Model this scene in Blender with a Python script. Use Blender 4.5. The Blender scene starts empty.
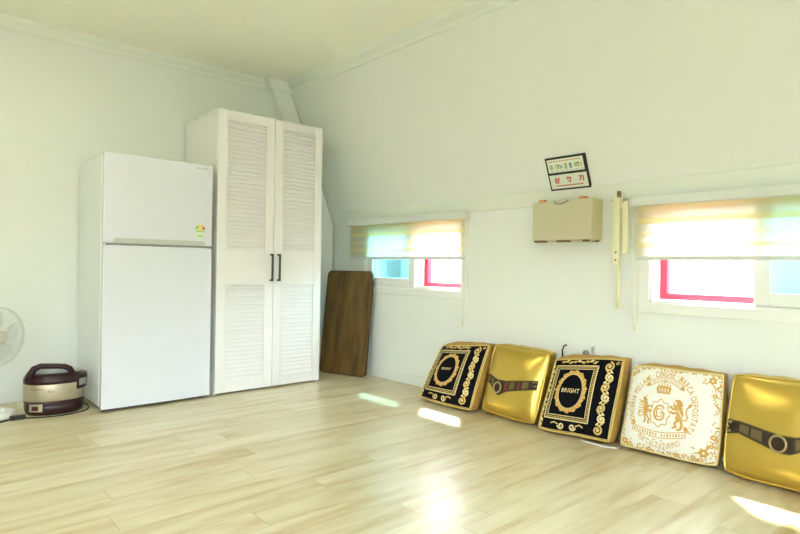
import bpy, bmesh, math, random
from mathutils import Vector, Matrix
random.seed(7)
SC = bpy.context.scene
COL = SC.collection
V = Vector

# ------------------------------------------------------------------ measures (metres)
XW = 3.28            # window wall
YB = 4.80            # wall behind the fridge
ZC = 2.68            # ceiling
KINK = 1.42          # height where the window wall starts to lean in
SL = 0.42            # lean of the upper wall (x per z)
def slant_x(z): return XW - SL * (z - KINK)

# ------------------------------------------------------------------ materials
def lin(r, g, b):
    f = lambda c: (c / 12.92) if c <= 0.04045 else ((c + 0.055) / 1.055) ** 2.4
    return (f(r / 255), f(g / 255), f(b / 255), 1)

def mat(name, col, rough=0.5, metal=0.0, var=0.03, nscale=8.0, bump=0.0, bscale=60.0, spec=0.5, coat=0.0):
    """principled material with a faint procedural mottling and optional bump"""
    m = bpy.data.materials.new(name); m.use_nodes = True
    nt = m.node_tree; N = nt.nodes; L = nt.links
    p = N['Principled BSDF']
    p.inputs['Roughness'].default_value = rough
    p.inputs['Metallic'].default_value = metal
    p.inputs['Specular IOR Level'].default_value = spec
    p.inputs['Coat Weight'].default_value = coat
    tc = N.new('ShaderNodeTexCoord')
    nz = N.new('ShaderNodeTexNoise'); nz.inputs['Scale'].default_value = nscale; nz.inputs['Detail'].default_value = 4
    L.new(tc.outputs['Object'], nz.inputs['Vector'])
    mx = N.new('ShaderNodeMix'); mx.data_type = 'RGBA'
    c = col
    mx.inputs[6].default_value = (c[0] * (1 - var), c[1] * (1 - var), c[2] * (1 - var), 1)
    mx.inputs[7].default_value = (min(1, c[0] * (1 + var)), min(1, c[1] * (1 + var)), min(1, c[2] * (1 + var)), 1)
    L.new(nz.outputs['Fac'], mx.inputs[0]); L.new(mx.outputs[2], p.inputs['Base Color'])
    if bump > 0:
        n2 = N.new('ShaderNodeTexNoise'); n2.inputs['Scale'].default_value = bscale; n2.inputs['Detail'].default_value = 3
        L.new(tc.outputs['Object'], n2.inputs['Vector'])
        b = N.new('ShaderNodeBump'); b.inputs['Strength'].default_value = bump; b.inputs['Distance'].default_value = 0.01
        L.new(n2.outputs['Fac'], b.inputs['Height']); L.new(b.outputs['Normal'], p.inputs['Normal'])
    return m

def emit_mat(name, col, s):
    m = bpy.data.materials.new(name); m.use_nodes = True
    nt = m.node_tree; nt.nodes.clear()
    o = nt.nodes.new('ShaderNodeOutputMaterial'); e = nt.nodes.new('ShaderNodeEmission')
    e.inputs[0].default_value = col; e.inputs[1].default_value = s
    nt.links.new(e.outputs[0], o.inputs[0]); return m

def glass_mat(name, tint, gloss=0.06):
    m = bpy.data.materials.new(name); m.use_nodes = True
    nt = m.node_tree; N = nt.nodes; N.clear(); L = nt.links
    o = N.new('ShaderNodeOutputMaterial'); t = N.new('ShaderNodeBsdfTransparent'); g = N.new('ShaderNodeBsdfGlossy')
    t.inputs[0].default_value = tint; g.inputs['Roughness'].default_value = 0.02
    mx = N.new('ShaderNodeMixShader'); lw = N.new('ShaderNodeLayerWeight'); lw.inputs[0].default_value = 0.25
    mu = N.new('ShaderNodeMath'); mu.operation = 'MULTIPLY_ADD'; mu.inputs[1].default_value = 0.4; mu.inputs[2].default_value = gloss
    L.new(lw.outputs['Fresnel'], mu.inputs[0]); L.new(mu.outputs[0], mx.inputs[0])
    L.new(t.outputs[0], mx.inputs[1]); L.new(g.outputs[0], mx.inputs[2]); L.new(mx.outputs[0], o.inputs[0])
    return m

def floor_mat():
    m = bpy.data.materials.new('maple_plank_floor'); m.use_nodes = True
    nt = m.node_tree; N = nt.nodes; L = nt.links; p = N['Principled BSDF']
    def math_(op, a, b=None, c=None):
        n = N.new('ShaderNodeMath'); n.operation = op
        for i, x in enumerate((a, b, c)):
            if x is None: continue
            if isinstance(x, (int, float)): n.inputs[i].default_value = x
            else: L.new(x, n.inputs[i])
        return n.outputs[0]
    tc = N.new('ShaderNodeTexCoord'); sp = N.new('ShaderNodeSeparateXYZ'); L.new(tc.outputs['Object'], sp.inputs[0])
    x, y = sp.outputs[0], sp.outputs[1]
    W_, LEN = 0.158, 1.22
    r = math_('DIVIDE', math_('SUBTRACT', y, 0.056), W_)
    row = math_('FLOOR', r); fy = math_('FRACT', r)
    wn = N.new('ShaderNodeTexWhiteNoise'); wn.noise_dimensions = '1D'; L.new(row, wn.inputs['W'])
    q = math_('ADD', math_('DIVIDE', x, LEN), math_('MULTIPLY', wn.outputs['Value'], 1.0))
    plank = math_('FLOOR', q); fx = math_('FRACT', q)
    idv = math_('ADD', math_('MULTIPLY', row, 17.31), math_('MULTIPLY', plank, 5.77))
    wn2 = N.new('ShaderNodeTexWhiteNoise'); wn2.noise_dimensions = '1D'; L.new(idv, wn2.inputs['W'])
    cv = N.new('ShaderNodeCombineXYZ')
    L.new(math_('MULTIPLY', x, 0.9), cv.inputs[0]); L.new(math_('MULTIPLY', y, 6.0), cv.inputs[1]); L.new(idv, cv.inputs[2])
    nz = N.new('ShaderNodeTexNoise'); nz.inputs['Scale'].default_value = 2.0; nz.inputs['Detail'].default_value = 6; nz.inputs['Roughness'].default_value = 0.55
    nz.inputs['Distortion'].default_value = 0.35
    L.new(cv.outputs[0], nz.inputs['Vector'])
    cr = N.new('ShaderNodeValToRGB'); e = cr.color_ramp.elements
    e[0].position = 0.32; e[0].color = (0.49, 0.355, 0.170, 1)
    e[1].position = 0.62; e[1].color = (0.66, 0.59, 0.405, 1)
    k = e.new(0.47); k.color = (0.59, 0.505, 0.315, 1)
    L.new(nz.outputs['Fac'], cr.inputs[0])
    hs = N.new('ShaderNodeHueSaturation')
    L.new(cr.outputs[0], hs.inputs['Color'])
    L.new(math_('MULTIPLY_ADD', wn2.outputs['Value'], 0.13, 0.93), hs.inputs['Value'])
    L.new(math_('MULTIPLY_ADD', wn2.outputs['Value'], -0.2, 1.08), hs.inputs['Saturation'])
    # small knots
    kn = N.new('ShaderNodeTexVoronoi'); kn.inputs['Scale'].default_value = 1.0
    cv2 = N.new('ShaderNodeCombineXYZ'); L.new(math_('MULTIPLY', x, 2.2), cv2.inputs[0]); L.new(math_('MULTIPLY', y, 5.0), cv2.inputs[1])
    L.new(cv2.outputs[0], kn.inputs['Vector'])
    knot = math_('LESS_THAN', kn.outputs['Distance'], 0.035)
    # seams: long joints faint, butt joints a bit stronger
    s1 = math_('LESS_THAN', fy, 0.012)
    s2 = math_('LESS_THAN', fx, 0.0024)
    seam = math_('MAXIMUM', math_('MULTIPLY', s1, 0.28), math_('MULTIPLY', s2, 0.62))
    seam = math_('MAXIMUM', seam, math_('MULTIPLY', knot, 0.3))
    mx = N.new('ShaderNodeMix'); mx.data_type = 'RGBA'
    L.new(seam, mx.inputs[0]); L.new(hs.outputs[0], mx.inputs[6]); mx.inputs[7].default_value = (0.22, 0.15, 0.07, 1)
    L.new(mx.outputs[2], p.inputs['Base Color'])
    L.new(math_('MULTIPLY_ADD', nz.outputs['Fac'], 0.14, 0.24), p.inputs['Roughness'])
    p.inputs['Specular IOR Level'].default_value = 0.95
    bp = N.new('ShaderNodeBump'); bp.inputs['Strength'].default_value = 0.12; bp.inputs['Distance'].default_value = 0.004
    L.new(math_('SUBTRACT', nz.outputs['Fac'], seam), bp.inputs['Height']); L.new(bp.outputs['Normal'], p.inputs['Normal'])
    return m

def board_mat():
    m = bpy.data.materials.new('walnut_laminate'); m.use_nodes = True
    nt = m.node_tree; N = nt.nodes; L = nt.links; p = N['Principled BSDF']
    tc = N.new('ShaderNodeTexCoord'); mp = N.new('ShaderNodeMapping'); mp.inputs['Scale'].default_value = (11, 11, 0.25)
    L.new(tc.outputs['Object'], mp.inputs[0])
    nz = N.new('ShaderNodeTexNoise'); nz.inputs['Scale'].default_value = 1.6; nz.inputs['Detail'].default_value = 7; nz.inputs['Distortion'].default_value = 0.4
    L.new(mp.outputs[0], nz.inputs['Vector'])
    cr = N.new('ShaderNodeValToRGB'); e = cr.color_ramp.elements
    e[0].position = 0.32; e[0].color = lin(70, 50, 20); e[1].position = 0.68; e[1].color = lin(122, 92, 44)
    L.new(nz.outputs['Fac'], cr.inputs[0]); L.new(cr.outputs[0], p.inputs['Base Color'])
    p.inputs['Roughness'].default_value = 0.42
    return m

def blind_mat():
    """double-layer roller fabric: dense bands alternate with sheer ones"""
    m = bpy.data.materials.new('zebra_blind_fabric'); m.use_nodes = True
    nt = m.node_tree; N = nt.nodes; N.clear(); L = nt.links
    o = N.new('ShaderNodeOutputMaterial')
    tc = N.new('ShaderNodeTexCoord'); sp = N.new('ShaderNodeSeparateXYZ'); L.new(tc.outputs['Object'], sp.inputs[0])
    mr = N.new('ShaderNodeMapRange'); mr.inputs['From Min'].default_value = 1.06; mr.inputs['From Max'].default_value = 1.38
    L.new(sp.outputs[2], mr.inputs['Value'])
    cr = N.new('ShaderNodeValToRGB'); cr.color_ramp.interpolation = 'LINEAR'
    e = cr.color_ramp.elements
    def z(v): return (v - 1.06) / 0.32
    stops = [(1.06, .25), (1.125, .15), (1.130, .85), (1.150, .85), (1.156, .12), (1.196, .15), (1.200, .55), (1.212, .55), (1.218, .12), (1.262, .15), (1.268, 1.0), (1.292, .95), (1.298, .50), (1.335, .50), (1.342, .72), (1.38, .72)]
    e[0].position = 0; e[0].color = (.25, .25, .25, 1); e[1].position = 1; e[1].color = (.9, .9, .9, 1)
    for a, b in stops[1:-1]:
        k = e.new(z(a)); k.color = (b, b, b, 1)
    L.new(mr.outputs[0], cr.inputs[0])
    mc = N.new('ShaderNodeMix'); mc.data_type = 'RGBA'
    mc.inputs[6].default_value = (0.86, 0.84, 0.75, 1); mc.inputs[7].default_value = (0.88, 0.81, 0.52, 1)
    L.new(cr.outputs[0], mc.inputs[0])
    d = N.new('ShaderNodeBsdfDiffuse'); t = N.new('ShaderNodeBsdfTranslucent'); tr = N.new('ShaderNodeBsdfTransparent')
    L.new(mc.outputs[2], d.inputs[0]); L.new(mc.outputs[2], t.inputs[0])
    m1 = N.new('ShaderNodeMixShader'); m1.inputs[0].default_value = 0.66
    L.new(d.outputs[0], m1.inputs[1]); L.new(t.outputs[0], m1.inputs[2])
    m2 = N.new('ShaderNodeMixShader')
    mm = N.new('ShaderNodeMath'); mm.operation = 'MULTIPLY_ADD'; mm.inputs[1].default_value = -0.22; mm.inputs[2].default_value = 0.28
    L.new(cr.outputs[0], mm.inputs[0]); L.new(mm.outputs[0], m2.inputs[0])
    L.new(m1.outputs[0], m2.inputs[1]); L.new(tr.outputs[0], m2.inputs[2])
    L.new(m2.outputs[0], o.inputs[0])
    return m

M = dict(
    wall=mat('white_wallpaper', (0.825, 0.856, 0.838, 1), 0.85, var=0.015, bump=0.05, bscale=140),
    ceil=mat('cream_ceiling_paper', (0.91, 0.92, 0.81, 1), 0.9, var=0.015),
    mould=mat('painted_moulding', (0.82, 0.862, 0.81, 1), 0.6, var=0.01),
    base=mat('white_baseboard', (0.80, 0.83, 0.80, 1), 0.45, var=0.01),
    floor=floor_mat(),
    pvc=mat('white_window_plastic', (0.86, 0.88, 0.86, 1), 0.35, var=0.01),
    red=mat('red_painted_steel', (0.70, 0.045, 0.09, 1), 0.4, var=0.03),
    glass=glass_mat('cyan_tinted_glass', (0.62, 0.93, 0.95, 1)),
    clear=glass_mat('clear_glass', (0.95, 0.97, 0.97, 1), 0.02),
    fridge=mat('white_glossy_enamel', (0.74, 0.765, 0.86, 1), 0.16, var=0.006, nscale=3, coat=0.3),
    fridge_side=mat('white_satin_enamel', (0.80, 0.84, 0.87, 1), 0.35, var=0.006, nscale=3),
    silver=mat('satin_silver_plastic', (0.55, 0.56, 0.55, 1), 0.32, metal=0.4, var=0.02),
    dark=mat('dark_plastic', (0.02, 0.02, 0.02, 1), 0.5),
    seal=mat('grey_door_gasket', (0.25, 0.26, 0.26, 1), 0.6),
    logo=mat('grey_print', (0.42, 0.45, 0.47, 1), 0.5),
    green=mat('green_print', (0.25, 0.60, 0.12, 1), 0.5),
    yellow=mat('yellow_print', (0.80, 0.72, 0.12, 1), 0.5),
    sage=mat('sage_print', (0.38, 0.52, 0.26, 1), 0.5), straw=mat('straw_print', (0.66, 0.62, 0.30, 1), 0.5),
    orange=mat('orange_plastic', (0.80, 0.26, 0.10, 1), 0.4),
    redprint=mat('red_print', (0.55, 0.03, 0.04, 1), 0.5),
    paper=mat('white_print_paper', (0.78, 0.82, 0.72, 1), 0.5),
    wood=mat('white_foil_wardrobe', (0.86, 0.85, 0.87, 1), 0.4, var=0.01),
    melamine=mat('off_white_melamine', (0.84, 0.84, 0.81, 1), 0.5, var=0.02),
    bronze=mat('dark_bronze', (0.09, 0.085, 0.075, 1), 0.35, metal=0.7),
    board=board_mat(),
    board_edge=mat('dark_walnut_edge', lin(70, 46, 24), 0.5),
    blind=blind_mat(),
    rail=mat('blind_rail_white', (0.70, 0.73, 0.71, 1), 0.45),
    chain=mat('pale_bead_chain', (0.80, 0.80, 0.62, 1), 0.5),
    boxb=mat('beige_box_plastic', (0.60, 0.545, 0.31, 1), 0.45),
    boxf=mat('grey_beige_box_lid', (0.575, 0.53, 0.38, 1), 0.5),
    brown=mat('brown_plastic', (0.16, 0.09, 0.04, 1), 0.5),
    cream=mat('cream_painted_steel', (0.80, 0.765, 0.52, 1), 0.4),
    maroon=mat('maroon_gloss_plastic', (0.026, 0.006, 0.010, 1), 0.3, spec=0.35),
    champ=mat('champagne_metal', (0.44, 0.39, 0.28, 1), 0.36, metal=0.55),
    grey=mat('grey_gloss_plastic', (0.30, 0.32, 0.33, 1), 0.2),
    white=mat('white_plastic', (0.82, 0.84, 0.84, 1), 0.35),
    beigehub=mat('beige_hub_plastic', (0.62, 0.60, 0.50, 1), 0.4),
    blade=glass_mat('milky_fan_blade', (0.965, 0.98, 0.985, 1), 0.02),
    wire=mat('pale_grille_wire', (0.74, 0.77, 0.77, 1), 0.35),
    gold=mat('gold_faux_leather', (0.60, 0.42, 0.085, 1), 0.29, metal=0.75, var=0.08, nscale=5, bump=0.35, bscale=8),
    velvet=mat('ochre_velvet', (0.46, 0.27, 0.055, 1), 0.75, var=0.35, nscale=26, bump=0.5, bscale=60),
    black=mat('black_damask', (0.006, 0.006, 0.009, 1), 0.9, var=0.2, spec=0.08),
    thread=mat('gold_thread', (0.60, 0.43, 0.13, 1), 0.55, var=0.25, nscale=60),
    pale=mat('pale_gold_thread', (0.72, 0.60, 0.30, 1), 0.55, var=0.2, nscale=60),
    amber=mat('amber_thread', (0.68, 0.36, 0.07, 1), 0.55, var=0.25, nscale=60),
    ivory=mat('ivory_damask', (0.82, 0.81, 0.74, 1), 0.6, var=0.04, nscale=30, bump=0.1),
    crest=mat('crest_gold_thread', (0.62, 0.36, 0.08, 1), 0.55, var=0.2, nscale=50),
    leather=mat('dark_brown_leather', (0.040, 0.026, 0.014, 1), 0.6, var=0.3, nscale=30, spec=0.2),
    tan=mat('olive_tan_leather', (0.14, 0.105, 0.045, 1), 0.6, var=0.2, spec=0.2),
    ring=mat('antique_brass', (0.42, 0.33, 0.16, 1), 0.3, metal=0.8),
    gem=mat('dark_red_leather', (0.16, 0.012, 0.016, 1), 0.4), rocker=mat('dark_red_switch', (0.07, 0.008, 0.008, 1), 0.35),
    lamp=emit_mat('lamp_diffuser', (1.0, 0.965, 0.72, 1), 10.0),
    concrete=mat('pale_outside_ground', (0.65, 0.67, 0.68, 1), 0.9),
)

# ------------------------------------------------------------------ mesh builder
class MB:
    def __init__(s): s.v = []; s.f = []; s.mi = []; s.sm = []; s.mats = []
    def m(s, mt):
        if mt not in s.mats: s.mats.append(mt)
        return s.mats.index(mt)
    def add(s, vs, fs, mt, smooth=False):
        o = len(s.v); i = s.m(mt); s.v += [tuple(v) for v in vs]
        for f in fs: s.f.append([o + k for k in f]); s.mi.append(i); s.sm.append(smooth)
    def hexa(s, p, mt):
        """8 points: bottom ring 0-3, top ring 4-7"""
        s.add(p, [(3, 2, 1, 0), (4, 5, 6, 7), (0, 1, 5, 4), (1, 2, 6, 5), (2, 3, 7, 6), (3, 0, 4, 7)], mt)
    def box(s, a, b, mt):
        x0, y0, z0 = a; x1, y1, z1 = b
        x0, x1 = min(x0, x1), max(x0, x1); y0, y1 = min(y0, y1), max(y0, y1); z0, z1 = min(z0, z1), max(z0, z1)
        s.hexa([(x0, y0, z0), (x1, y0, z0), (x1, y1, z0), (x0, y1, z0), (x0, y0, z1), (x1, y0, z1), (x1, y1, z1), (x0, y1, z1)], mt)
    def prism(s, poly, d, mt, smooth=False):
        """planar polygon (3d points) extruded by vector d"""
        n = len(poly); d = V(d); a = [V(p) for p in poly]; b = [p + d for p in a]
        s.add(a + b, [list(range(n))[::-1], [n + k for k in range(n)]], mt)
        o = len(s.v) - 2 * n; i = s.m(mt)
        for k in range(n):
            j = (k + 1) % n; s.f.append([o + k, o + j, o + n + j, o + n + k]); s.mi.append(i); s.sm.append(smooth)
    def tube(s, pts, r, mt, n=8, closed=False, cap=True):
        pts = [V(p) for p in pts]; R = r if isinstance(r, (list, tuple)) else [r] * len(pts)
        vs = []; fs = []; m_ = len(pts); ref = None
        for i, p in enumerate(pts):
            if closed: t = (pts[(i + 1) % m_] - pts[i - 1])
            else: t = pts[min(i + 1, m_ - 1)] - pts[max(i - 1, 0)]
            t.normalize()
            if ref is None:
                ref = V((0, 0, 1)) if abs(t.z) < 0.9 else V((1, 0, 0))
            a = (ref - t * ref.dot(t)).normalized(); ref = a; b = t.cross(a)
            for k in range(n):
                w = 2 * math.pi * k / n; vs.append(p + (a * math.cos(w) + b * math.sin(w)) * R[i])
        for i in range(m_ if closed else m_ - 1):
            j = (i + 1) % m_
            for k in range(n):
                q = (k + 1) % n; fs.append((i * n + k, i * n + q, j * n + q, j * n + k))
        if cap and not closed: fs += [tuple(range(n))[::-1], tuple((m_ - 1) * n + k for k in range(n))]
        s.add(vs, fs, mt, True)
    def lathe(s, prof, mt, M4=None, n=40, sx=1.0, sy=1.0, exp=2.0):
        """profile [(r,z)] turned round z; superellipse cross-section with exponent exp"""
        vs = []; fs = []
        for r, z in prof:
            for k in range(n):
                w = 2 * math.pi * k / n; c, q = math.cos(w), math.sin(w)
                cx = math.copysign(abs(c) ** (2 / exp), c); cy = math.copysign(abs(q) ** (2 / exp), q)
                p = V((r * cx * sx, r * cy * sy, z)); vs.append(M4 @ p if M4 else p)
        for i in range(len(prof) - 1):
            for k in range(n):
                q = (k + 1) % n; fs.append((i * n + k, i * n + q, (i + 1) * n + q, (i + 1) * n + k))
        if prof[0][0] > 1e-5: fs.append(tuple(range(n))[::-1])
        if prof[-1][0] > 1e-5: fs.append(tuple((len(prof) - 1) * n + k for k in range(n)))
        s.add(vs, fs, mt, True)
    def grid(s, fn, nu, nv, mt, smooth=True, flip=False):
        vs = [fn(i / nu, j / nv) for j in range(nv + 1) for i in range(nu + 1)]
        fs = []
        for j in range(nv):
            for i in range(nu):
                a = j * (nu + 1) + i; q = (a, a + 1, a + nu + 2, a + nu + 1); fs.append(q[::-1] if flip else q)
        s.add(vs, fs, mt, smooth)
    def build(s, name, parent=None, bevel=0.0, seg=2, smooth_angle=None, origin=None):
        me = bpy.data.meshes.new(name)
        o_ = V(origin) if origin is not None else V((0, 0, 0))
        me.from_pydata([tuple(V(v) - o_) for v in s.v], [], s.f)
        for m_ in s.mats: me.materials.append(m_)
        for p, i, sm in zip(me.polygons, s.mi, s.sm): p.material_index = i; p.use_smooth = sm
        me.update()
        ob = bpy.data.objects.new(name, me); COL.objects.link(ob); ob.location = o_
        if parent is not None:
            ob.parent = parent; ob.matrix_parent_inverse = Matrix.Identity(4)
            ob.location = o_ - parent.location
        if bevel > 0:
            md = ob.modifiers.new('bevel', 'BEVEL'); md.width = bevel; md.segments = seg; md.limit_method = 'ANGLE'; md.angle_limit = math.radians(40)
        return ob

def tag(o, label, cat=None, group=None, kind=None):
    if label: o['label'] = label
    if cat: o['category'] = cat
    if group: o['group'] = group
    if kind: o['kind'] = kind
    return o
def empty(name, loc, label=None, cat=None, group=None, kind=None):
    o = bpy.data.objects.new(name, None); COL.objects.link(o); o.location = loc; o.empty_display_size = 0.1
    return tag(o, label, cat, group, kind)
def part(mb, name, par, bevel=0.0, seg=2, label=None):
    """build a child mesh whose vertices were given in world space (parents are never rotated)"""
    w = V((0, 0, 0)); q = par
    while q is not None: w += q.location; q = q.parent
    ob = mb.build(name, None, bevel, seg)
    ob.parent = par; ob.location = -w
    if label: ob['label'] = label
    return ob

# ------------------------------------------------------------------ the room
X0, Y0 = -2.6, -2.0
T = 0.105            # depth of the window reveals
fl = MB(); fl.box((X0 - .1, Y0 - .1, -.1), (XW + T, YB + .1, 0), M['floor']); tag(fl.build('floor'), 'pale maple plank floor', kind='structure')
ce = MB(); ce.box((X0 - .1, Y0 - .1, ZC), (XW, YB + .1, ZC + .1), M['ceil']); tag(ce.build('ceiling'), 'cream ceiling', kind='structure')
wl = MB(); wl.box((X0 - .1, YB, 0), (XW + T, YB + .1, ZC), M['wall']); tag(wl.build('wall_left'), 'white wall behind the fridge and wardrobe', kind='structure')

WIN = [(2.995, 4.20), (0.30, 1.53)]      # y-ranges of the two window openings
WZ0, WZ1 = 0.81, 1.405
wr = MB()
wr.box((XW, Y0, 0), (XW + T, YB, WZ0), M['wall'])
wr.box((XW, Y0, WZ1), (XW + T, YB, KINK), M['wall'])
for a, b in ((Y0, WIN[1][0]), (WIN[1][1], WIN[0][0]), (WIN[0][1], YB)):
    wr.box((XW, a, WZ0), (XW + T, b, WZ1), M['wall'])
zt = ZC + 0.05
wr.prism([(XW, Y0, KINK), (XW + T, Y0, KINK), (slant_x(zt) + T, Y0, zt), (slant_x(zt), Y0, zt)], (0, YB - Y0, 0), M['wall'])
tag(wr.build('wall_right'), 'window wall leaning inward above the windows', kind='structure')

# wall behind the viewpoint and far left wall, each with an unseen window sized to light the room
RX0, RX1 = -1.5, 0.6
LY0, LY1 = -1.3, 0.5
PZ0, PZ1 = 0.85, 2.10
wb = MB()
wb.box((X0, Y0 - .1, 0), (RX0, Y0, ZC), M['wall']); wb.box((RX1, Y0 - .1, 0), (XW + T, Y0, ZC), M['wall'])
wb.box((RX0, Y0 - .1, 0), (RX1, Y0, PZ0), M['wall']); wb.box((RX0, Y0 - .1, PZ1), (RX1, Y0, ZC), M['wall'])
tag(wb.build('wall_rear'), 'wall behind the viewpoint', kind='structure')
wf = MB()
wf.box((X0 - .1, Y0, 0), (X0, LY0, ZC), M['wall']); wf.box((X0 - .1, LY1, 0), (X0, YB, ZC), M['wall'])
wf.box((X0 - .1, LY0, 0), (X0, LY1, PZ0), M['wall']); wf.box((X0 - .1, LY0, PZ1), (X0, LY1, ZC), M['wall'])
tag(wf.build('wall_front'), 'wall facing the small windows', kind='structure')
def plain_window(n, P, a0, a1, label):
    """P(a, z, d) maps along-wall, height and depth to world"""
    w = empty('window_%d' % n, P(a0, PZ0, 0), label, kind='structure')
    def slab(m, a, b, p, q, d0, d1, mt):
        m.hexa([P(a, p, d0), P(b, p, d0), P(b, p, d1), P(a, p, d1), P(a, q, d0), P(b, q, d0), P(b, q, d1), P(a, q, d1)], mt)
    f = MB(); k = .05; mid = (a0 + a1) / 2
    for a in (a0, mid - k / 2, a1 - k): slab(f, a, a + k, PZ0, PZ1, .02, .08, M['pvc'])
    for z in (PZ0, PZ1 - k): slab(f, a0, a1, z, z + k, .02, .08, M['pvc'])
    part(f, 'frame', w)
    for a, b in ((a0 + k, mid - k / 2), (mid + k / 2, a1 - k)):
        g = MB(); slab(g, a, b, PZ0 + k, PZ1 - k, .045, .05, M['clear']); part(g, 'pane', w)
plain_window(3, lambda a, z, d: (a, Y0 - d, z), RX0, RX1, 'unseen window added behind the viewpoint for daylight')  # added opening out of view, lets sky light in from behind
plain_window(4, lambda a, z, d: (X0 - d, a, z), LY0, LY1, 'plain window facing the small windows')

# cornices (two steps), baseboards, corner pilaster, batten above the windows
tr = MB()
tr.prism([(X0, YB, 2.60), (X0, YB - .015, 2.60), (X0, YB - .022, 2.625), (X0, YB - .055, 2.655), (X0, YB - .06, ZC), (X0, YB, ZC)], (slant_x(2.64) - X0 + .02, 0, 0), M['mould'])
tag(tr.build('trim_1'), 'ceiling cornice along the left wall', kind='structure')
tr = MB()
def sp(z, off): return (slant_x(z) - off, Y0, z)
tr.prism([sp(2.60, 0), sp(2.60, .014), sp(2.625, .02), sp(2.652, .05), sp(ZC, .055), sp(ZC, 0)], (0, YB - Y0, 0), M['mould'])
tag(tr.build('trim_2'), 'ceiling cornice along the leaning wall', kind='structure')
tr = MB()
pw = .185; pd = .08
prof = [(XW - .015, 0), (XW - .015, 1.40), (slant_x(1.50) - .02, 1.50), (slant_x(ZC) - .02, ZC)]
for (xa, za), (xb, zb) in zip(prof[:-1], prof[1:]):
    tr.hexa([(xa - pw, YB - pd, za), (xa, YB - pd, za), (xa, YB, za), (xa - pw, YB, za), (xb - pw, YB - pd, zb), (xb, YB - pd, zb), (xb, YB, zb), (xb - pw, YB, zb)], M['wall'])
tr.hexa([(slant_x(2.60) - .02 - pw - .02, YB - pd - .02, 2.60), (slant_x(2.60) - .0, YB - pd - .02, 2.60), (slant_x(2.60), YB, 2.60), (slant_x(2.60) - .02 - pw - .02, YB, 2.60),
         (slant_x(ZC) - .02 - pw - .05, YB - pd - .05, ZC), (slant_x(ZC), YB - pd - .05, ZC), (slant_x(ZC), YB, ZC), (slant_x(ZC) - .02 - pw - .05, YB, ZC)], M['mould'])
tag(tr.build('trim_3'), 'boxed corner pilaster following the leaning wall', kind='structure')
tr = MB()
tr.prism([(slant_x(KINK), Y0, KINK - .004), (slant_x(KINK) - .012, Y0, KINK), (slant_x(1.515) - .010, Y0, 1.515), (slant_x(1.52), Y0, 1.522)], (0, YB - Y0 - pd, 0), M['mould'])
tag(tr.build('trim_4'), 'flat batten where the wall starts to lean', kind='structure')
b = MB(); b.box((X0, YB - .012, 0), (XW, YB, .085), M['base']); tag(b.build('baseboard_left', bevel=.003), 'white baseboard under the left wall', kind='structure')
b = MB(); b.box((XW - .012, Y0, 0), (XW, YB, .085), M['base']); tag(b.build('baseboard_right', bevel=.003), 'white baseboard under the windows', kind='structure')

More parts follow.
